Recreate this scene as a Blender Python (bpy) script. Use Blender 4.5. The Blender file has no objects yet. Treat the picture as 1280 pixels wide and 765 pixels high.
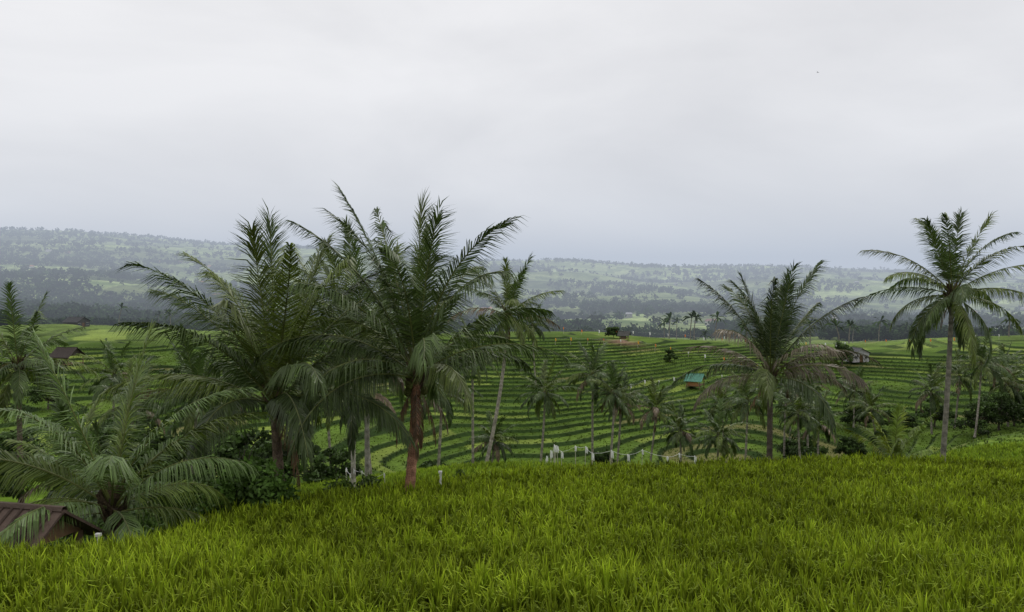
import bpy, math, numpy as np
from mathutils import Vector
rng=np.random.default_rng(7)
sc=bpy.context.scene
try:
    sc.view_settings.view_transform='Standard'; sc.view_settings.look='None'; sc.view_settings.exposure=0
except Exception: pass
CAMZ=5.0
# ------------------------------------------------------------ noise
def _h(ix,iy,seed):
    n=(ix.astype(np.int64)*374761393+iy.astype(np.int64)*668265263+seed*1274126177)&0xffffffff
    n=((n^(n>>13))*1274126177)&0xffffffff
    n=n^(n>>16)
    return (n&0xffff)/65535.0
def vn(x,y,seed=0):
    x=np.asarray(x,float);y=np.asarray(y,float)
    ix=np.floor(x);iy=np.floor(y);fx=x-ix;fy=y-iy
    fx=fx*fx*(3-2*fx);fy=fy*fy*(3-2*fy)
    a=_h(ix,iy,seed);b=_h(ix+1,iy,seed);c=_h(ix,iy+1,seed);d=_h(ix+1,iy+1,seed)
    return (a*(1-fx)+b*fx)*(1-fy)+(c*(1-fx)+d*fx)*fy
def fbm(x,y,seed=0,o=4):
    r=0;a=.5
    for i in range(o):
        r=r+a*vn(x*2**i,y*2**i,seed+i*17);a*=.5
    return r/(1-.5**o)
def sst(a,b,x):
    t=np.clip((x-a)/(b-a),0,1);return t*t*(3-2*t)
# ------------------------------------------------------------ terrain
YK=np.array([-60,0,10,14,20,30,40,50,62,80,100,130,160,200,240,300,420,600,900,1300,1800,2400,3000,4000,9000],float)
def pl(y): return 3.13+.165*y
TC=np.array([-.64,-.3,0,.3,.65])
far={
-.64:[pl(-60),pl(0),pl(10),pl(14),8.0,11,12.6,14,16.5,20,21,20.2,18.6,17,17.6,19.5,29,36,37,14,-32,-112,-176,-185,-100],
-.3:[pl(-60),pl(0),pl(10),pl(14),pl(20),8.6,10.6,13,17,22,23,21.6,19.5,17,18,21,31,40,46,36,5,-62,-112,-120,-60],
0:[pl(-60),pl(0),pl(10),pl(14),pl(20),pl(30),9.9,11.5,16,23,24.6,22.6,19.6,15.8,18,23,33,45,54,55,38,-5,-48,-62,-20],
.3:[pl(-60),pl(0),pl(10),pl(14),pl(20),pl(30),9.73,12.5,17,24,26.5,25,22.4,19.4,20.5,26,34,46,56,58,44,14,-22,-30,0],
.65:[pl(-60),pl(0),pl(10),pl(14),pl(20),pl(30),9.5,11.3,12.6,15.6,21,22.5,21,18.2,19,25,34,45,58,60,46,24,3,-5,20]}
yf=np.concatenate([np.arange(-60,30,1.0),np.geomspace(30,9000,500)])
tab=[]
for t in TC:
    D=np.interp(yf,YK,far[t]);
    k=np.hanning(15);k/=k.sum()
    Dp=np.convolve(np.pad(D,7,mode='edge'),k,mode='valid')
    w=sst(30,45,yf); tab.append(D*(1-w)+Dp*w)
def yedge(t): return np.interp(t,[-1.3,-.64,-.49,-.34,-.19,-.04,.06,.26,.46,.64,1.3],[11,14.7,18.7,24,27,30,34.7,39,39,35.5,30])
def cont(x,y):
    t=np.clip(x/np.maximum(y,8),TC[0],TC[-1])
    cols=[np.interp(y,yf,T) for T in tab]
    D=np.zeros_like(t)
    for i in range(len(TC)-1):
        m=(t>=TC[i])&(t<=TC[i+1]); f=(t-TC[i])/(TC[i+1]-TC[i]); f=f*f*(3-2*f)
        D=np.where(m,cols[i]*(1-f)+cols[i+1]*f,D)
    z=CAMZ-D
    am=sst(60,120,y)
    z=z+am*((fbm(x/52,y/52,3,3)-.5)*5.2+(vn(x/15,y/15,9)-.5)*.7)
    far_=sst(400,1500,y)
    z=z+far_*((fbm(x/420,y/420,21,4)-.5)*46+(1-np.abs(2*fbm(x/700,y/500,33,3)-1))*34-26)
    z=z+(1-am)*(vn(x/5,y/5,5)-.5)*.12
    return z
def height(x,y,full=False):
    x=np.asarray(x,float);y=np.asarray(y,float)
    zc=cont(x,y)
    te=x/np.maximum(y,8)
    e=yedge(te)+(vn(x/3,y/3,31)-.5)*1.0
    zc=zc-.4*sst(0,.7,y-e)*(1-sst(60,75,y))
    hs=np.where(y<270,.42,1.5)
    q=zc/hs;fl=np.floor(q);f=q-fl
    zt=(fl+sst(.76,.97,f)+.16*np.exp(-((f-.04)/.05)**2))*hs
    w=sst(62,74,y)*(1-sst(500,800,y))
    z=zc*(1-w)+zt*w
    if full: return z,q,f,w,e
    return z
def hz(x,y): return float(height(np.array([x]),np.array([y]))[0])
# ------------------------------------------------------------ mesh builder
class MB:
    def __init__(s): s.v=[];s.c=[];s.l=[];s.n=[];s.m=[];s.k=0
    def add(s,V,F,mat,col):
        V=np.asarray(V,float).reshape(-1,3);F=np.asarray(F,int)
        C=np.broadcast_to(np.asarray(col,float),(len(V),3))
        s.v.append(V);s.c.append(C);s.l.append((F+s.k).ravel());s.n.append(np.full(len(F),F.shape[1]));s.m.append(np.full(len(F),mat));s.k+=len(V)
    def mesh(s,name,mats,smooth=False):
        V=np.concatenate(s.v);C=np.concatenate(s.c);L=np.concatenate(s.l);N=np.concatenate(s.n);M=np.concatenate(s.m)
        me=bpy.data.meshes.new(name)
        me.vertices.add(len(V));me.vertices.foreach_set('co',V.astype(np.float32).ravel())
        me.loops.add(len(L));me.loops.foreach_set('vertex_index',L.astype(np.int32))
        me.polygons.add(len(N));st=np.concatenate([[0],np.cumsum(N)[:-1]])
        me.polygons.foreach_set('loop_start',st.astype(np.int32))
        me.polygons.foreach_set('material_index',M.astype(np.int32))
        me.polygons.foreach_set('use_smooth',np.full(len(N),smooth))
        a=me.color_attributes.new('Col','FLOAT_COLOR','POINT')
        a.data.foreach_set('color',np.concatenate([C,np.ones((len(C),1))],1).astype(np.float32).ravel())
        me.update(calc_edges=True);me.validate()
        for m in mats: me.materials.append(m)
        return me
    def obj(s,name,mats,smooth=False,parent=None,loc=None):
        me=s.mesh(name,mats,smooth);o=bpy.data.objects.new(name,me);sc.collection.objects.link(o)
        if parent: o.parent=parent
        if loc is not None:o.location=loc
        return o
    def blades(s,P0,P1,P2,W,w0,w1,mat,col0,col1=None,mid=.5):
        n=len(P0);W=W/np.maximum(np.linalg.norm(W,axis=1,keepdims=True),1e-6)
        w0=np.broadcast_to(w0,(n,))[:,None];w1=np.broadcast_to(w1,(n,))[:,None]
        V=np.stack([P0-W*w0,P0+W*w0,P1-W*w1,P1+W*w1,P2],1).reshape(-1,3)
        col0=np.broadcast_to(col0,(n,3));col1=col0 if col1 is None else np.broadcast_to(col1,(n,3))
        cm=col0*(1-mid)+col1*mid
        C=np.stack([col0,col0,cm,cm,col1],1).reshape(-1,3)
        b=np.arange(n)[:,None]*5
        k=s.k
        s.add(V,b+np.array([[0,1,3,2]]),mat,C)
        s.l.append((b+np.array([[2,3,4]])+k).ravel());s.n.append(np.full(n,3));s.m.append(np.full(n,mat))
    def tube(s,P,R,ns,mat,col,cap=True):
        P=np.asarray(P,float);R=np.asarray(R,float);n=len(P)
        T=np.gradient(P,axis=0);T/=np.linalg.norm(T,axis=1,keepdims=True)+1e-9
        ref=np.array([1.,0,0]) if abs(T[0,2])>.7 else np.array([0,0,1.])
        A=np.cross(T,ref);A/=np.linalg.norm(A,axis=1,keepdims=True)+1e-9;B=np.cross(T,A)
        th=np.arange(ns)*2*np.pi/ns
        V=P[:,None]+R[:,None,None]*(A[:,None]*np.cos(th)[None,:,None]+B[:,None]*np.sin(th)[None,:,None])
        i=np.arange(n-1)[:,None]*ns;j=np.arange(ns)[None];jj=(j+1)%ns
        F=np.stack([i+j,i+jj,i+ns+jj,i+ns+j],-1).reshape(-1,4)
        c=np.asarray(col,float)
        if c.ndim==2:c=np.repeat(c,ns,0)
        s.add(V.reshape(-1,3),F,mat,c)
    def blob(s,c,r,mat,col,ns=8):
        ph=np.linspace(.02,np.pi-.02,7);P=np.array([[c[0],c[1],c[2]+r[2]*math.cos(p)] for p in ph])
        s.tube(P,np.sin(ph)*r[0],ns,mat,col)
    def box(s,c,d,mat,col,rot=0):
        x,y,z=np.array(d)/2
        V=np.array([[a,b,e] for a in(-x,x) for b in(-y,y) for e in(-z,z)])
        cr,sr=math.cos(rot),math.sin(rot)
        V=np.stack([V[:,0]*cr-V[:,1]*sr,V[:,0]*sr+V[:,1]*cr,V[:,2]],1)+np.array(c)
        s.add(V,[[0,1,3,2],[4,6,7,5],[0,4,5,1],[2,3,7,6],[0,2,6,4],[1,5,7,3]],mat,col)
# ------------------------------------------------------------ materials
def mat(name,rough=.6,transl=0.,nscale=3.,namt=.35,bump=0.,bscale=20,spec=.3,n2s=0,n2a=.3):
    m=bpy.data.materials.new(name);m.use_nodes=True;nt=m.node_tree;N=nt.nodes;L=nt.links
    bs=N['Principled BSDF'];out=N['Material Output']
    at=N.new('ShaderNodeVertexColor');at.layer_name='Col'
    geo=N.new('ShaderNodeNewGeometry')
    col=at.outputs['Color']
    for sc_,am in [(nscale,namt)]+([(n2s,n2a)] if n2s else []):
        no=N.new('ShaderNodeTexNoise');no.inputs['Scale'].default_value=sc_;no.inputs['Detail'].default_value=5
        L.new(geo.outputs['Position'],no.inputs['Vector'])
        mr=N.new('ShaderNodeMapRange');mr.inputs['From Min'].default_value=.3;mr.inputs['From Max'].default_value=.7
        mr.inputs['To Min'].default_value=1-am;mr.inputs['To Max'].default_value=1+am
        L.new(no.outputs['Fac'],mr.inputs['Value'])
        mx=N.new('ShaderNodeVectorMath');mx.operation='SCALE'
        L.new(col,mx.inputs[0]);L.new(mr.outputs['Result'],mx.inputs['Scale'])
        col=mx.outputs['Vector']
    L.new(col,bs.inputs['Base Color']);bs.inputs['Roughness'].default_value=rough
    bs.inputs['Specular IOR Level'].default_value=spec
    if bump:
        n2=N.new('ShaderNodeTexNoise');n2.inputs['Scale'].default_value=bscale;n2.inputs['Detail'].default_value=6
        L.new(geo.outputs['Position'],n2.inputs['Vector'])
        b=N.new('ShaderNodeBump');b.inputs['Strength'].default_value=bump;b.inputs['Distance'].default_value=.1
        L.new(n2.outputs['Fac'],b.inputs['Height']);L.new(b.outputs['Normal'],bs.inputs['Normal'])
    if transl:
        tr=N.new('ShaderNodeBsdfTranslucent');L.new(col,tr.inputs['Color'])
        ms=N.new('ShaderNodeMixShader');ms.inputs['Fac'].default_value=transl
        L.new(bs.outputs[0],ms.inputs[1]);L.new(tr.outputs[0],ms.inputs[2]);L.new(ms.outputs[0],out.inputs['Surface'])
    return m
M_ground=mat('ground_mat',.95,0,.12,.25,.9,5,.05,2.2,.3)
M_rice=mat('rice_mat',.6,.28,.45,.25,0,20,.12)
M_leaf=mat('palm_leaf_mat',.42,.18,1.5,.25,0,20,.38)
M_bark=mat('palm_bark_mat',.9,0,5,.35,.9,25,.1)
M_fol=mat('foliage_mat',.6,.2,1.2,.35,0,20,.25)
M_far=mat('forest_mat',.8,.1,.03,.35,0,20,.1)
M_paint=mat('painted_mat',.7,0,2,.15,.2,10,.2)
M_wood=mat('wood_mat',.85,0,4,.3,.4,15,.1)
M_roof=mat('roof_mat',.7,0,2,.2,.4,8,.2)
# ------------------------------------------------------------ build terrain mesh
ss=np.concatenate([np.linspace(-2.2,-.75,50)[:-1],np.linspace(-.75,.75,640),np.linspace(.75,2.2,50)[1:]])
yy=np.concatenate([np.arange(-25,60,.6),np.arange(60,260,.3),np.arange(260,600,1.5),np.geomspace(600,9000,260)])
S,Y=np.meshgrid(ss,yy);X=S*(Y+30)
Z,Q,Fr,W,E=height(X,Y,True)
def c3(*a): return np.array(a)
n1=fbm(X/60,Y/60,40,4);n2=fbm(X/8,Y/8,41,3)
lvl=np.floor(Q);pc=np.floor((X+.4*Y+14*n1)/np.where(Y<270,15,60))
r1=_h(lvl+1000,pc+1000,5)[...,None];r2=_h(lvl+300,pc+77,11)[...,None]
g_dark=c3(.058,.105,.015);g_mid=c3(.105,.17,.025);g_br=c3(.18,.24,.045);g_dry=c3(.15,.15,.055)
tr_=g_dark*(1-r1)+g_mid*r1
tr_=np.where(r2>.82,g_br*(.8+.3*r1),tr_);tr_=np.where(r2<.04,g_dry,tr_)
tr_=tr_*(.65+.6*n1[...,None])
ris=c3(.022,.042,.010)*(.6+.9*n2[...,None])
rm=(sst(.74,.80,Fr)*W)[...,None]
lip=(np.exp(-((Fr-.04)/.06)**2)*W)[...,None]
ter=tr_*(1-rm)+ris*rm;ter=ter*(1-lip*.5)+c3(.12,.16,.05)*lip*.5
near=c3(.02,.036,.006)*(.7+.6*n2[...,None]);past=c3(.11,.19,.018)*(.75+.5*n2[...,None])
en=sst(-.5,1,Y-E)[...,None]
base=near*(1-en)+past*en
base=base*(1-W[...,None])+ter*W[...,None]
cx=X+130*fbm(X/300,Y/300,50,3);cy=Y+220*fbm(X/300,Y/300,60,3)
pr=_h(np.floor(cx/75),np.floor(cy/26),70)[...,None];pr2=_h(np.floor(cx/260),np.floor(cy/110),71)[...,None]
farc=c3(.08,.125,.035)*(1-pr)+c3(.27,.33,.13)*pr
farc=farc*(.4+1.0*pr2)
fw=sst(520,760,Y)[...,None]
base=base*(1-fw)+farc*fw
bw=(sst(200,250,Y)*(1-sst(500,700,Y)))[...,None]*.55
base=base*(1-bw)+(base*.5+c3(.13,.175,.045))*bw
soil=np.exp(-(((X-27)/4)**2+((Y-196)/4)**2))[...,None];base=base*(1-soil)+c3(.2,.13,.09)*soil
ny,nx=X.shape
i=np.arange(ny-1)[:,None]*nx;j=np.arange(nx-1)[None]
F=np.stack([i+j,i+j+1,i+nx+j+1,i+nx+j],-1).reshape(-1,4)
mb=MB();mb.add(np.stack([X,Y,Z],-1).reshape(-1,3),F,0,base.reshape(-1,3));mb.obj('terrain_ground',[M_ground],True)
# ------------------------------------------------------------ rice field
UP=np.array([0,0,1.])
def tufts(mb,px,py,hgt,nb,w,lean,cb,ct,var=.25,br=.06,hv=.15,yl=.35,tv=.25,kick=0.,knee=.66,mid=.5):
    n=len(px);pz=height(px,py)
    big=fbm(px/2.2,py/2.2,90,3)
    P=np.repeat(np.stack([px,py,pz],1),nb,0);m=n*nb
    az=rng.uniform(0,2*np.pi,m);le=rng.uniform(.05,1,m)*lean
    h=np.repeat(hgt*(.78+.44*big)*rng.uniform(1-hv,1+hv,n),nb)*rng.uniform(.66,1.08,m)
    d=np.stack([np.cos(az),np.sin(az),np.zeros(m)],1)
    P0=P+d*rng.uniform(0,br,m)[:,None]
    P1=P0+d*(le*h*.35)[:,None]+UP*(h*knee)[:,None]
    bent=(rng.random(m)<kick)
    tipz=np.where(bent,-h*.04,h*((1.06-knee)-.35*le*rng.uniform(0,1,m)))
    P2=P1+d*(np.where(bent,h*.15,le*h*.35)+.02)[:,None]+UP*tipz[:,None]
    wa=az+np.pi/2+rng.uniform(-.9,.9,m)
    Wv=np.stack([np.cos(wa),np.sin(wa),np.zeros(m)],1)
    tk=rng.uniform(1-tv,1+tv,n)*(.6+.8*big)
    k=(1+rng.uniform(-var,var,m))[:,None]*np.repeat(tk,nb)[:,None]
    yel=rng.uniform(0,1,m)[:,None]
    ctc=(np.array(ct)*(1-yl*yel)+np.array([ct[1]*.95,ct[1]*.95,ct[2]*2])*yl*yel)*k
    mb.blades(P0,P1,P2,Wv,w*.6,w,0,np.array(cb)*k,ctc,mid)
def jit(x0,x1,y0,y1,sp,j=.3):
    gx,gy=np.meshgrid(np.arange(x0,x1,sp),np.arange(y0,y1,sp));gx=gx.ravel()+rng.uniform(-j,j,gx.size)*sp;gy=gy.ravel()+rng.uniform(-j,j,gy.size)*sp
    return gx,gy
mb=MB()
RB=(.008,.018,.002);RT=(.29,.42,.017)  # near-black blade bases paint in the shade between tufts
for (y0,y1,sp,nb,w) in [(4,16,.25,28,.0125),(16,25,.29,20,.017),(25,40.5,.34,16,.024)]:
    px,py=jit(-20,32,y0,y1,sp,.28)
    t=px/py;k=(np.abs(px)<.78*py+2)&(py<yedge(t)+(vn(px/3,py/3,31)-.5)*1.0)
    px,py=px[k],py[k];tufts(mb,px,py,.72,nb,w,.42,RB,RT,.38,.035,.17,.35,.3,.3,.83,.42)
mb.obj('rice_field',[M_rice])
mb=MB()
px,py=jit(-22,40,22,60,.42);t=px/py;e=yedge(t)
k=(py>e+.5)&(t>-.36)&(t<.75)&(py<62);px,py=px[k],py[k]
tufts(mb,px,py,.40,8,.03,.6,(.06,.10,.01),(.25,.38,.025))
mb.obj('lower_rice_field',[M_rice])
mb=MB()
px,py=jit(-30,-2,8,46,.42);t=px/py;e=yedge(t)
k=(py>e)&(t<-.14)&((t<-.36)|(py<e+3.5))&(vn(px/2,py/2,77)>.25);px,py=px[k],py[k]
tufts(mb,px,py,.55,9,.022,1.1,(.02,.04,.008),(.09,.145,.02),.5,.15,.5)
mb.obj('grass_verge',[M_rice])
mb=MB()
n=60000;py=62+rng.uniform(0,1,n)**.8*130;px=rng.uniform(-.8,.8,n)*py
z_,q_,f_,w_,e_=height(px,py,True);r=(f_>.74)&(rng.random(n)<.6)
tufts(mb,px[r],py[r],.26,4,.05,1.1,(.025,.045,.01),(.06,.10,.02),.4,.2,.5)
k=(f_<.72)&(rng.random(n)<.55)
tufts(mb,px[k],py[k],.17,4,.06,.9,(.07,.12,.016),(.13,.205,.026),.3,.3,.4)
mb.obj('terrace_grass',[M_rice])
# ------------------------------------------------------------ palms
def frond(mb,base,az,e0,bend,L,nl,Lm,col,droop=.5,roll=0.,wl=.024,sway=0.,ns=5,rc=(.13,.15,.04),ragged=.0):
    n=22;s=np.linspace(0,1,n)
    el=e0-bend*s**1.45;azs=az+sway*s**2
    T=np.stack([np.cos(el)*np.cos(azs),np.cos(el)*np.sin(azs),np.sin(el)],1)
    P=np.array(base)+np.concatenate([[np.zeros(3)],np.cumsum((T[1:]+T[:-1])/2,0)*(L/(n-1))])
    S=np.stack([-np.sin(azs),np.cos(azs),np.zeros(n)],1);Nn=np.cross(T,S)
    if Nn[0,2]<0: Nn=-Nn
    S2=S*math.cos(roll)+Nn*math.sin(roll);N2=Nn*math.cos(roll)-S*math.sin(roll)
    rr=np.interp(s,[0,.1,1],[.06,.03,.005])*(L/5.)
    mb.tube(P,rr,ns,0,np.array(rc)*np.ones((n,3)))
    si=np.linspace(.13,.998,nl)
    g=rng.uniform(0,1)
    gaps=rng.random(14)<.10
    for sd in(-1,1):
        q=np.clip(si+rng.uniform(-.003,.003,nl),0,1)
        f=lambda A:np.stack([np.interp(q,s,A[:,k]) for k in range(3)],1)
        p,t,sv,nv=f(P),f(T),f(S2),f(N2)
        a=np.interp(q,[0,.25,.7,1],[1.15,.9,.62,.25])+rng.normal(0,.06,nl)
        ll=Lm*np.interp(q,[.1,.22,.45,.7,.9,1],[.5,.88,1,.92,.72,.5])*rng.uniform(.82,1.08,nl)
        lift=.22*(1-droop)-.1
        d=t*np.cos(a)[:,None]+sd*sv*np.sin(a)[:,None]+nv*(lift+rng.normal(0,.07,nl))[:,None]-UP*(droop*.33)
        d/=np.linalg.norm(d,axis=1,keepdims=True)
        p1=p+d*(ll*.45)[:,None]
        dr=droop*rng.uniform(.8,1.7,nl)*(1+.35*np.sin(q*23+g*6))+.2
        d2=d-UP*dr[:,None];d2/=np.linalg.norm(d2,axis=1,keepdims=True)
        p2=p1+d2*(ll*.62)[:,None]
        w=np.cross(d,nv);ph=rng.uniform(-.7,.7,nl)[:,None];w=w*np.cos(ph)+nv*np.sin(ph)
        k=rng.uniform(.72,1.35,nl)[:,None]
        keep=(rng.random(nl)>.04+ragged)&~(gaps[np.clip((q*14).astype(int),0,13)]&(rng.random(nl)<.7))
        c=np.array(col)*k
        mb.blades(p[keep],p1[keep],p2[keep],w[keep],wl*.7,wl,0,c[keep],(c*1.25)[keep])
def palm(x,y,cz,L=5,n=28,nl=70,Lm=.85,rt=.17,lean=(0,0),emax=1.5,emin=-.35,b0=.45,b1=1.5,wl=.024,brown=.1,dead=2,
         col=(.054,.086,.02),trunkc=(.17,.13,.10),name='coconut_palm',nuts=6,az0=None,boots=True,upfrac=.75,basedz=0,bcol=(.17,.125,.08),dr0=.2,dr1=1.0):
    mb=MB();gz=hz(x,y)-.15+basedz;H=cz-gz
    bx,by=-lean[0],-lean[1]
    k=max(8,int(H*7));u=np.linspace(0,1,k)
    P=np.stack([bx*(1-u)**1.6,by*(1-u)**1.6,gz+u*H],1)
    R=rt*(1+.55*np.exp(-u*H/.35)+.0*u)*(1-.22*u)*(1+.05*np.where(np.arange(k)%2,1,-1))
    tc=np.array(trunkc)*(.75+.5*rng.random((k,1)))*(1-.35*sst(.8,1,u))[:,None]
    mb.tube(P,R,12,1,tc)
    top=P[-1]
    a0=rng.uniform(0,6.28) if az0 is None else az0
    if boots:
        for b in range(26):
            a=a0+b*2.4;zz=-rng.uniform(0,.8);r=rt*.85
            p0=top+np.array([math.cos(a)*r*.6,math.sin(a)*r*.6,zz]);o=rng.uniform(.15,.4)
            p1=p0+np.array([math.cos(a)*o*.6,math.sin(a)*o*.6,.25]);p2=p0+np.array([math.cos(a)*o,math.sin(a)*o,.5])
            mb.tube([p0,p1,p2],[.07,.05,.03],5,1,np.array((.10,.075,.045))*rng.uniform(.5,1.3))
    for i in range(n):
        f=(i+.5)/n
        az=a0+i*2.39996+rng.normal(0,.16)
        e0=emax-(emax-emin)*f**upfrac+rng.normal(0,.08);bend=b0+(b1-b0)*f**.8+rng.normal(0,.15)
        if f<.12: bend*=.35
        Li=L*(.86+.14*math.sin(math.pi*min(1,f+.25)))*rng.uniform(.85,1.08)
        c=np.array(col)*rng.uniform(.7,1.3)
        if rng.random()<.35:c=c*np.array([1.55,1.35,.9])
        rg=0
        if f>.4 and rng.random()<brown:c=np.array(bcol)*rng.uniform(.6,1.2);rg=.25
        frond(mb,top+np.array([math.cos(az)*rt*.5,math.sin(az)*rt*.5,-.4*f]),az,e0,bend,Li,nl,Lm*rng.uniform(.85,1.1),c,
              droop=dr0+(dr1-dr0)*f**.8,roll=rng.normal(0,.35),wl=wl,sway=rng.normal(0,.25),ns=5,ragged=rg)
    for i in range(dead):
        az=rng.uniform(0,6.28);frond(mb,top+UP*-.6,az,-.7-rng.random()*.6,.5,L*rng.uniform(.25,.42),nl//3,Lm*.45,np.array((.18,.11,.06))*rng.uniform(.6,1.1),droop=1.6,wl=wl,rc=(.16,.11,.06),ragged=.3)
    for i in range(nuts):
        a=rng.uniform(0,6.28);mb.blob(top+np.array([math.cos(a)*.28,math.sin(a)*.28,-.55-rng.random()*.3]),(.12,.12,.15),1,np.array((.09,.10,.03)))
    o=mb.obj(name,[M_leaf,M_bark]);o.location=(x,y,0)
    return o
# hero palms
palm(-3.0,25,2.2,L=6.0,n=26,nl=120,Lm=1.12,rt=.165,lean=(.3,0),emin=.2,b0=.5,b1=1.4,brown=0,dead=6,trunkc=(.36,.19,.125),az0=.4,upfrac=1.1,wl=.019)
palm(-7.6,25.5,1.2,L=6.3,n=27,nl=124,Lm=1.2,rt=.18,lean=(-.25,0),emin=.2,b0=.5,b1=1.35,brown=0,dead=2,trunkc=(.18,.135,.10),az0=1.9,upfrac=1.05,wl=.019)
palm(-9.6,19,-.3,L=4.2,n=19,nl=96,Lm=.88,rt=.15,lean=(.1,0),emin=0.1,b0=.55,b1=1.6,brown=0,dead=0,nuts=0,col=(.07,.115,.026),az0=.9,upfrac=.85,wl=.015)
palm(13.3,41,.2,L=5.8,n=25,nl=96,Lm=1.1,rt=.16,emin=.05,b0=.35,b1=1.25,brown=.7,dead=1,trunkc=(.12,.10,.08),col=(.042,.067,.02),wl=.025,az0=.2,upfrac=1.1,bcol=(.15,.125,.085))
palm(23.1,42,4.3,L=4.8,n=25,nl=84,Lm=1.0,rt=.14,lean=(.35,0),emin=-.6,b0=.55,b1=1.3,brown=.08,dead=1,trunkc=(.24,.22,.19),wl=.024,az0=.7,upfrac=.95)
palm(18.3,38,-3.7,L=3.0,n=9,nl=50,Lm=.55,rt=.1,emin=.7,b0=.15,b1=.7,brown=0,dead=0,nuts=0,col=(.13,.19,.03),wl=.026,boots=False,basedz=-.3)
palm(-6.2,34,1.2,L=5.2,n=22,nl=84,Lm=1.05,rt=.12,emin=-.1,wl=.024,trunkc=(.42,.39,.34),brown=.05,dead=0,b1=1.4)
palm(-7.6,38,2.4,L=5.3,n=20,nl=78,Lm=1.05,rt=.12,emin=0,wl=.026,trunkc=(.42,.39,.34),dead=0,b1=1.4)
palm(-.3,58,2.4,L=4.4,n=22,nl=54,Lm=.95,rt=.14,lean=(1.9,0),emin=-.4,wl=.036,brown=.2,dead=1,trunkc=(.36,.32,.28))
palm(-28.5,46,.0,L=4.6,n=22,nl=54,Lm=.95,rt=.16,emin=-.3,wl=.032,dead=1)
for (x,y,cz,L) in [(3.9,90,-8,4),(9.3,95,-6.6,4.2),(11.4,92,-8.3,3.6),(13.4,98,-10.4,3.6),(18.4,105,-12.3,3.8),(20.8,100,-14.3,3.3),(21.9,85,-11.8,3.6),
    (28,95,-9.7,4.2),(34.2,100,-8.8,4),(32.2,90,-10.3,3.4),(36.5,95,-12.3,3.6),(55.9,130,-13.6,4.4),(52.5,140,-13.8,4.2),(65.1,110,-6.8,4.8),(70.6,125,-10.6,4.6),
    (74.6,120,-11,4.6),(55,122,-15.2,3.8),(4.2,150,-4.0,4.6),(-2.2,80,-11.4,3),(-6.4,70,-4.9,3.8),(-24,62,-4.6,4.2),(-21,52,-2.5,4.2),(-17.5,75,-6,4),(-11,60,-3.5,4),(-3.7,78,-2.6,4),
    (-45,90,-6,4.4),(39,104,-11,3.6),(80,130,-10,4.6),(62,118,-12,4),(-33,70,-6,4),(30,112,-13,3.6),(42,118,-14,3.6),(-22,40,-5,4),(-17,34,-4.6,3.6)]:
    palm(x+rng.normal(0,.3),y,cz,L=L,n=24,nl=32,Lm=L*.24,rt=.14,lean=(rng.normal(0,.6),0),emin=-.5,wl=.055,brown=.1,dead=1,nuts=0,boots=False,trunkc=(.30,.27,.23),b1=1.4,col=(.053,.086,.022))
# ------------------------------------------------------------ shrubs & trees
def leafcloud(mb,c,r,n,size,col,matid=0,var=.45,lo=.3):
    d=rng.normal(size=(n,3));d/=np.linalg.norm(d,axis=1,keepdims=True)
    rad=rng.uniform(lo,1.1,n)
    P=np.array(c)+d*rad[:,None]*np.array(r)
    o=d*.5+rng.normal(size=(n,3))*.7;o/=np.linalg.norm(o,axis=1,keepdims=True)
    w=np.cross(o,rng.normal(size=(n,3)))
    sz=size*rng.uniform(.6,1.4,n)[:,None]
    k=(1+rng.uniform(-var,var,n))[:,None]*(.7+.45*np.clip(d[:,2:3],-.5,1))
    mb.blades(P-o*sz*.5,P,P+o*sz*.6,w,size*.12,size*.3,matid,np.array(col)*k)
def shrub(x,y,w,h,n=2600,size=.16,col=(.055,.10,.018),name='shrub'):
    mb=MB();g=hz(x,y)
    k=16
    for i in range(k):
        a=rng.uniform(0,6.28);r=math.sqrt(rng.uniform(0,.8))*w
        hh=h*rng.uniform(.45,1.05)*(1-.35*(r/w)**2)
        c=(math.cos(a)*r,math.sin(a)*r*.7,g+hh*.55)
        leafcloud(mb,c,(w*.32,w*.3,hh*.5),n//k,size,np.array(col)*rng.uniform(.7,1.4))
        mb.tube([(0,0,g-.1),(c[0]*.6,c[1]*.6,g+hh*.4),(c[0],c[1],g+hh*.8)],[.04,.03,.01],5,1,(.08,.06,.04))
    o=mb.obj(name,[M_fol,M_bark]);o.location=(x,y,0);return o
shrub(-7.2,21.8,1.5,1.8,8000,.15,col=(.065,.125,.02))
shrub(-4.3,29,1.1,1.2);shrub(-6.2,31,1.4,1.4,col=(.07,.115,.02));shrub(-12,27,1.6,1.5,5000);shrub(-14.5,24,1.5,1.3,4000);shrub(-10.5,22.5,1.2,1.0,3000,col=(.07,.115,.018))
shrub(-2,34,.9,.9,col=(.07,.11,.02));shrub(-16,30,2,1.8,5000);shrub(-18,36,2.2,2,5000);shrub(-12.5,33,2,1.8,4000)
def tree(x,y,h,w,nq=2600,size=.36,col=(.05,.088,.02),name='broadleaf_tree'):
    mb=MB();g=hz(x,y)-.2
    mb.tube([(0,0,g),(.1,0,g+h*.3),(0,.1,g+h*.6)],[h*.03,h*.022,h*.012],8,1,(.12,.10,.08))
    k=22
    for i in range(k):
        a=i*2.4+rng.normal(0,.4);f=rng.uniform(0,1);r=w*.5*math.sqrt(rng.uniform(.02,1))*(1-.55*f);z=g+h*(.28+.65*f)
        c=np.array([math.cos(a)*r,math.sin(a)*r,z])
        mb.tube([(0.05,0,g+h*.3),(c[0]*.5,c[1]*.5,(g+h*.3+z)/2),c],[h*.012,h*.008,h*.003],5,1,(.12,.10,.08))
        q=rng.uniform(.10,.2);leafcloud(mb,c,(w*q,w*q,h*q*.7),nq//k,size,np.array(col)*rng.uniform(.6,1.6))
    o=mb.obj(name,[M_fol,M_bark]);o.location=(x,y,0);return o
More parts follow.
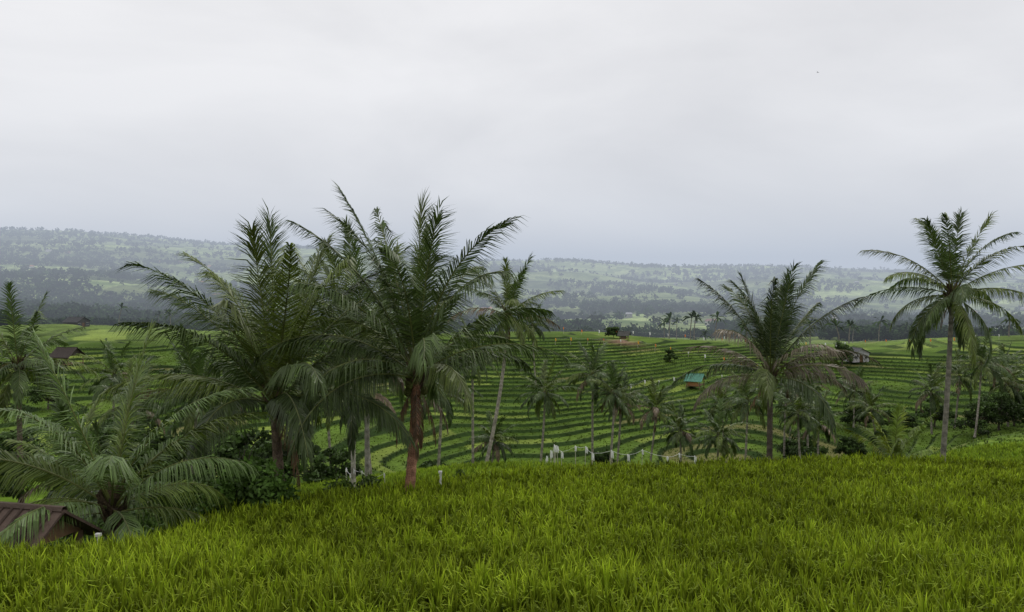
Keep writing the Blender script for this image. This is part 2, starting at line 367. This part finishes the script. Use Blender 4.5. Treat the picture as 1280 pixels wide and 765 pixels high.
for (x,y,h,w) in [(-20,44,4,5),(-26,52,5,6),(-32,62,5,6),(-36,72,5,7),(-15,66,4,5),(-27,80,5,6),(-42,84,6,7),(-46,96,6,7),(-8,82,3.5,5),
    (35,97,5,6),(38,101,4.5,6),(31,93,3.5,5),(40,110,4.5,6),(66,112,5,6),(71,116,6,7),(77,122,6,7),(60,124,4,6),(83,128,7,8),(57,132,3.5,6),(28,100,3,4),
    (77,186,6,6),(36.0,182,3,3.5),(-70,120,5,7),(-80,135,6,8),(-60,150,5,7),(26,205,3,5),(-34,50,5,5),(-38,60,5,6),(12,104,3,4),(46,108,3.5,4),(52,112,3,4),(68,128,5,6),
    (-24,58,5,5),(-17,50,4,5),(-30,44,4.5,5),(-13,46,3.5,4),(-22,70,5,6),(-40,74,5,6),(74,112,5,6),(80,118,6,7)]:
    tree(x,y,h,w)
# ------------------------------------------------------------ distant forest
N=70000
yq=np.exp(rng.uniform(math.log(300),math.log(4200),N));tq=rng.uniform(-1.1,1.1,N);xq=tq*yq
dn=fbm(xq/260,yq/200,120,4);dn2=vn(xq/45,yq/45,130)
thr=np.where(yq<520,.68,np.where(yq<900,.59,.548))
thr=thr-.07*sst(2300,3000,yq)
hedge=(np.abs(((yq+60*fbm(xq/200,yq/200,77,2))/95)%1-.5)<.05)&(rng.random(N)<.5)&(yq>900)
k=(dn+.16*(dn2-.5)>thr)|(rng.random(N)<.02*(yq>420))|hedge
xq,yq=xq[k],yq[k];zq=height(xq,yq)
mb=MB()
hh=rng.uniform(5,13,len(xq))*np.where(yq<600,.6,1.)*np.where(yq>2200,1.15,1)
for lo,hi,nq,szk in [(0,900,50,.2),(900,1800,22,.3),(1800,9999,11,.42)]:
    m=(yq>=lo)&(yq<hi);n=int(m.sum())
    if not n: continue
    c=np.repeat(np.stack([xq[m],yq[m],zq[m]+hh[m]*.5],1),nq,0);H=np.repeat(hh[m],nq)
    d=rng.normal(size=(n*nq,3));d/=np.linalg.norm(d,axis=1,keepdims=True)
    P=c+d*(H*rng.uniform(.2,.55,n*nq))[:,None]*np.array([1.1,1.1,.95])
    o=rng.normal(size=(n*nq,3))+d*.4;o/=np.linalg.norm(o,axis=1,keepdims=True);w=np.cross(o,rng.normal(size=o.shape))
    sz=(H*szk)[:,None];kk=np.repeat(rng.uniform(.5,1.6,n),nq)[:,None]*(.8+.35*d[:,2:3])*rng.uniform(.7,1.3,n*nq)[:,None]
    mb.blades(P-o*sz*.6,P,P+o*sz*.6,w,sz[:,0]*.2,sz[:,0]*.45,0,np.array((.026,.048,.016))*kk)
mb.obj('distant_forest',[M_far])
# scattered village far off
mb=MB()
for i in range(46):
    y=math.exp(rng.uniform(math.log(800),math.log(2300)));x=rng.uniform(-.66,.66)*y
    if rng.random()<.5:x=-abs(x)
    z=hz(x,y);w,d,h=rng.uniform(8,15),rng.uniform(6,9),rng.uniform(3,5);cc=np.array((.5,.48,.45))*rng.uniform(.5,1.3)
    mb.box((x,y,z+h/2),(w,d,h),0,cc)
    r=rng.uniform(1.5,2.5);rc=[(.35,.15,.09),(.3,.3,.32),(.2,.12,.1)][rng.integers(3)]
    V=[(x-w*.55,y-d*.6,z+h+.01),(x+w*.55,y-d*.6,z+h+.01),(x+w*.55,y+d*.6,z+h+.01),(x-w*.55,y+d*.6,z+h+.01),(x-w*.4,y,z+h+r),(x+w*.4,y,z+h+r)]
    k_=mb.k;mb.add(V,[[0,1,5,4],[2,3,4,5]],0,rc);mb.add([V[1],V[2],V[5],V[0],V[4],V[3]],[[0,1,2],[3,4,5]],0,rc)
mb.obj('distant_village',[M_paint])
mb=MB()
n=300;yd=np.exp(rng.uniform(math.log(230),math.log(1500),n));td=rng.uniform(-.9,.9,n);xd=td*yd
k=(fbm(xd/90,yd/90,140,3)>.56);xd,yd=xd[k],yd[k];zd=height(xd,yd)
for x,y,z in zip(xd,yd,zd):
    h=rng.uniform(4,10);top=np.array([x+rng.normal(0,.6),y,z+h])
    mb.tube([(x,y,z-.3),(x,y,z+h*.5),top],[.22,.18,.15],5,1,(.2,.18,.16))
    nf=15;az=rng.uniform(0,6.28,nf);e=rng.uniform(-.5,1.3,nf);L=rng.uniform(3,4.2,nf)
    d=np.stack([np.cos(e)*np.cos(az),np.cos(e)*np.sin(az),np.sin(e)],1)
    P1=top+d*(L*.55)[:,None];d2=d-UP*.7;P2=P1+d2*(L*.45)[:,None]
    W_=np.stack([-np.sin(az),np.cos(az),rng.normal(0,.4,nf)],1)
    mb.blades(np.repeat(top[None],nf,0),P1,P2,W_,.12,.42,0,np.array((.04,.07,.02))*rng.uniform(.7,1.3,(nf,1)))
mb.obj('distant_palm_grove',[M_far,M_bark])
# ------------------------------------------------------------ huts / houses
def hut(name,x,y,w,d,h,rh,wallc,roofc,rot=0.,open_front=False,ov=.4,base=0.):
    e=bpy.data.objects.new(name,None);sc.collection.objects.link(e)
    e.location=(x,y,hz(x,y)+base);e.rotation_euler=(0,0,rot)
    mb=MB();t=.12
    if open_front:
        for sx in(-1,1):
            for sy in(-1,1): mb.box((sx*(w/2-.08),sy*(d/2-.08),h/2-.3),(.14,.14,h+.6),0,(.2,.14,.09))
        mb.box((0,0,.5),(w-.3,d-.3,.12),0,(.25,.16,.09))
        mb.box((0,d/2-.3,h*.55),(w-.4,.06,h*.7),0,wallc)
        mb.box((-w/2+.3,0,h*.5),(.06,d-.8,h*.55),0,wallc)
    else:
        mb.box((0,d/2-t/2,h/2),(w,t,h),0,wallc);mb.box((-w/2+t/2,0,h/2),(t,d-2*t,h),0,wallc);mb.box((w/2-t/2,0,h/2),(t,d-2*t,h),0,wallc)
        mb.box((-w*.3,-d/2+t/2,h/2),(w*.4,t,h),0,wallc);mb.box((w*.3+.02,-d/2+t/2,h/2),(w*.36,t,h),0,wallc);mb.box((0,-d/2+t/2,h*.9),(w*.2-.02,t,h*.2),0,wallc)
    for sy in(-1,1):
        yy_=sy*(d/2-.06);V=[(-w/2,yy_,h+.003),(w/2,yy_,h+.003),(0,yy_,h+rh-.05)]
        mb.add(V,[[0,1,2]],0,wallc)
    mb.obj('walls',[M_paint],parent=e)
    mb=MB()
    n=12;ys=np.linspace(-d/2-ov,d/2+ov,n+1)
    for sx in(-1,1):
        k=(w/2+ov)/(w/2);th=.07
        V=[];
        for yv in(ys[0],ys[-1]):
            for (q,z) in((0,h+rh),(sx*(w/2+ov),h+rh-rh*k)): V+= [(q,yv,z),(q,yv,z+th)]
        mb.add(V,[[0,2,3,1],[4,5,7,6],[0,1,5,4],[2,6,7,3],[1,3,7,5],[0,4,6,2]],0,roofc)
        for yv in ys[1:-1]:
            mb.tube([(sx*.05,yv,h+rh+th),(sx*(w/2+ov),yv,h+rh-rh*k+th)],[.03,.03],4,0,np.array(roofc)*.7)
    mb.tube([(0,ys[0],h+rh+.05),(0,ys[-1],h+rh+.05)],[.09,.09],6,0,np.array(roofc)*.8)
    mb.obj('roof',[M_roof],parent=e)
    if not open_front:
        mb=MB();mb.box((0,-d/2+.1,h*.4),(w*.2-.03,.05,h*.8-.02),0,(.12,.07,.04));mb.obj('door',[M_wood],parent=e)
        mb=MB()
        for sx in(-1,1):
            mb.box((sx*w*.3,-d/2-.02,h*.55),(w*.17,.04,h*.36),0,(.03,.04,.05))
            mb.box((sx*w*.3,-d/2-.03,h*.55+h*.19),(w*.2,.06,.06),0,(.5,.5,.48));mb.box((sx*w*.3,-d/2-.03,h*.55-h*.19),(w*.2,.06,.06),0,(.5,.5,.48))
        mb.obj('windows',[M_paint],parent=e)
    return e
hut('field_hut',36.8,160,3.8,2.8,1.6,1.1,(.38,.19,.08),(.08,.22,.16),rot=1.1,open_front=True,base=.3)
hut('farm_house',82,190,4.6,3.4,2.2,1.0,(.38,.38,.39),(.10,.10,.11),rot=.3,base=.2)
hut('field_hut',28.5,203,2.8,2.2,1.3,.8,(.14,.10,.08),(.06,.06,.055),rot=1.3,open_front=True)
hut('field_hut',-158,290,8,5,2.0,1.6,(.05,.045,.04),(.035,.035,.035),rot=1.5)
hut('field_hut',-92,165,4.5,4,2.2,1.6,(.06,.05,.04),(.05,.04,.035),rot=1.4,open_front=True)
hut('field_hut',-11.0,17.2,2.0,2.2,1.1,.7,(.25,.16,.09),(.10,.07,.055),rot=1.35,open_front=True,base=.35)
hut('farm_house',-175,420,8,6,3,1.6,(.3,.28,.26),(.10,.08,.07),rot=.5)
e=bpy.data.objects.new('temple_tower',None);sc.collection.objects.link(e);e.location=(283,702,hz(283,702))
mb=MB();z=0
for i,(w,h) in enumerate([(7,3),(5,4),(4,3)]): mb.box((0,0,z+h/2),(w,w,h),0,(.6,.58,.55));z+=h+.005
mb.obj('base',[M_paint],parent=e)
mb=MB()
for i in range(4):
    w=6-i*1.2;mb.tube([(0,0,z),(0,0,z+.3),(0,0,z+1.2)],[w*.7,w*.6,w*.2],4,0,(.5,.48,.46));z+=1.6;mb.box((0,0,z-.2),(w*.3,w*.3,.8),0,(.6,.58,.55))
mb.obj('tiers',[M_paint],parent=e)
# ------------------------------------------------------------ bird-scare flag lines
def flagline(name,pts,step,h,fs,cols,ph=.02):
    mb=MB();pts=np.array(pts,float);prev=None
    seg=np.linalg.norm(np.diff(pts,axis=0),axis=1);L=np.concatenate([[0],np.cumsum(seg)])
    for s in np.arange(0,L[-1],step):
        x=np.interp(s,L,pts[:,0])+rng.normal(0,.15);y=np.interp(s,L,pts[:,1]);z=hz(x,y)
        hh=h*rng.uniform(.75,1.15);lx=rng.normal(0,.06)
        mb.tube([(x,y,z-.2),(x+lx,y,z+hh)],[ph,ph*.8],5,0,(.45,.42,.35))
        c=cols[rng.integers(len(cols))]
        f=fs*rng.uniform(.6,1.3)
        top=np.array([x+lx,y-.01,z+hh])
        V=[top,top+[f*.3,.03,-.03],top+[f*.32,-.05,-f*1.1],top+[.03,.02,-f]]
        mb.add(V,[[0,1,2,3]],0,c)
        mb.tube([top+[0,0,.05],top,top-[0,0,f]],[.02,fs*.13,fs*.10],6,0,c)
        if prev is not None:
            mid=(prev+top)/2-UP*.06*step;mb.tube([prev,mid,top],[.008]*3,3,0,(.65,.65,.65))
        prev=top
    mb.obj(name,[M_paint])
Wt=(.8,.8,.8)
flagline('bird_scare_flag_line',[(2.3,92),(2.1,78),(2.6,64),(2.4,54),(3.0,47),(4.6,44.5),(6.5,43.5),(8.5,43),(11,44)],1.0,1.35,.32,[Wt])
flagline('bird_scare_flag_line',[(-9,42),(-7,37),(-5.5,34.5)],.9,1.0,.2,[Wt])
flagline('bird_scare_flag_line',[(10,188),(30,190),(48,188),(62,180)],4,1.6,.6,[Wt,(.75,.22,.04),(.75,.4,.05)],.04)
flagline('bird_scare_flag_line',[(14,215),(40,222),(90,215)],5,1.6,.7,[Wt,(.75,.22,.04)],.04)
flagline('bird_scare_flag_line',[(22,150),(40,168),(60,170)],5,1.6,.5,[Wt],.03)
flagline('bird_scare_flag_line',[(60,225),(100,230),(140,225)],6,1.6,.7,[Wt,(.75,.22,.04),(.75,.4,.05)],.04)
def marker(x,y,h):
    mb=MB();z=hz(x,y);mb.tube([(x,y,z-.1),(x,y,z+h*.8),(x+.01,y,z+h)],[.045,.04,.03],8,0,(.75,.75,.73));mb.box((x,y,z+h+.03),(.11,.11,.06),0,(.7,.7,.68));mb.obj('boundary_post',[M_paint])
marker(-2.35,26,1.0);marker(-8.9,17.0,.9)
mb=MB();mb.tube([(0,-.22,0),(0,-.12,.01),(0,0,0),(0,.12,0),(0,.24,0)],[.012,.04,.05,.03,.006],6,0,(.03,.03,.03))
for s in(-1,1):
    mb.add([(s*.03,.05,.02),(s*.22,.09,.12),(s*.45,-.05,.08),(s*.2,-.06,.1),(s*.03,-.06,.02)],[[0,1,2,3,4]],0,(.03,.03,.03))
mb.add([(-.02,.2,0),(.02,.2,0),(.06,.32,0),(-.06,.32,0)],[[0,1,2,3]],0,(.03,.03,.03))
o=mb.obj('bird',[M_paint]);o.location=(45.4,120,35.2);o.rotation_euler=(0,.2,.6);o.scale=(.7,.7,.7)
# ------------------------------------------------------------ valley haze volume: added emission stands in for scattered light
mb=MB();mb.box((0,4700,45),(24000,9000,350),0,(1,1,1))
m=bpy.data.materials.new('haze_mat');m.use_nodes=True;nt=m.node_tree;nt.nodes.remove(nt.nodes['Principled BSDF'])
DEN=.00036
va=nt.nodes.new('ShaderNodeVolumeAbsorption');va.inputs['Color'].default_value=(0,0,0,1);va.inputs['Density'].default_value=DEN
ve=nt.nodes.new('ShaderNodeEmission');ve.inputs['Color'].default_value=(.50,.56,.66,1);ve.inputs['Strength'].default_value=DEN
ad=nt.nodes.new('ShaderNodeAddShader');nt.links.new(va.outputs[0],ad.inputs[0]);nt.links.new(ve.outputs[0],ad.inputs[1])
nt.links.new(ad.outputs[0],nt.nodes['Material Output'].inputs['Volume'])
mb.obj('valley_haze',[m])
# ------------------------------------------------------------ world
w=bpy.data.worlds.new('World');sc.world=w;w.use_nodes=True;nt=w.node_tree;N=nt.nodes;L=nt.links
bg=N['Background'];bg.inputs['Strength'].default_value=.1
sky=N.new('ShaderNodeTexSky');sky.sky_type='NISHITA';sky.sun_disc=False;sky.sun_elevation=math.radians(58);sky.sun_rotation=math.radians(35)
tc=N.new('ShaderNodeTexCoord');mp=N.new('ShaderNodeMapping');mp.inputs['Scale'].default_value=(1,1,2.6);mp.inputs['Location'].default_value=(.35,.1,.2)
no=N.new('ShaderNodeTexNoise');no.inputs['Scale'].default_value=2.2;no.inputs['Detail'].default_value=6;no.inputs['Roughness'].default_value=.5;no.inputs['Distortion'].default_value=.3
L.new(tc.outputs['Generated'],mp.inputs['Vector']);L.new(mp.outputs['Vector'],no.inputs['Vector'])
cr=N.new('ShaderNodeValToRGB');cr.color_ramp.elements[0].position=.30;cr.color_ramp.elements[0].color=(.73,.725,.74,1);cr.color_ramp.elements[1].position=.64;cr.color_ramp.elements[1].color=(.93,.92,.925,1)
L.new(no.outputs['Fac'],cr.inputs['Fac'])
sx=N.new('ShaderNodeVectorMath');sx.operation='SCALE';sx.inputs['Scale'].default_value=10.4
L.new(cr.outputs['Color'],sx.inputs[0])
mx=N.new('ShaderNodeMix');mx.data_type='RGBA';mx.inputs['Factor'].default_value=.97
L.new(sky.outputs['Color'],mx.inputs[6]);L.new(sx.outputs['Vector'],mx.inputs[7]);L.new(mx.outputs[2],bg.inputs['Color'])
sd=bpy.data.lights.new('sun','SUN');sd.energy=1.2;sd.angle=math.radians(25);sd.color=(1,.96,.9)
so=bpy.data.objects.new('sun',sd);sc.collection.objects.link(so)
el,az=math.radians(58),math.radians(35)
dv=Vector((math.sin(az)*math.cos(el),math.cos(az)*math.cos(el),math.sin(el)))
so.rotation_euler=dv.to_track_quat('Z','Y').to_euler()
# ------------------------------------------------------------ camera
cd=bpy.data.cameras.new('camera');cd.lens=28.125;cd.sensor_width=36;cd.clip_end=30000;cd.clip_start=.1
co=bpy.data.objects.new('camera',cd);sc.collection.objects.link(co);co.location=(0,0,CAMZ)
co.rotation_euler=(math.radians(90-2.15),0,0);sc.camera=co
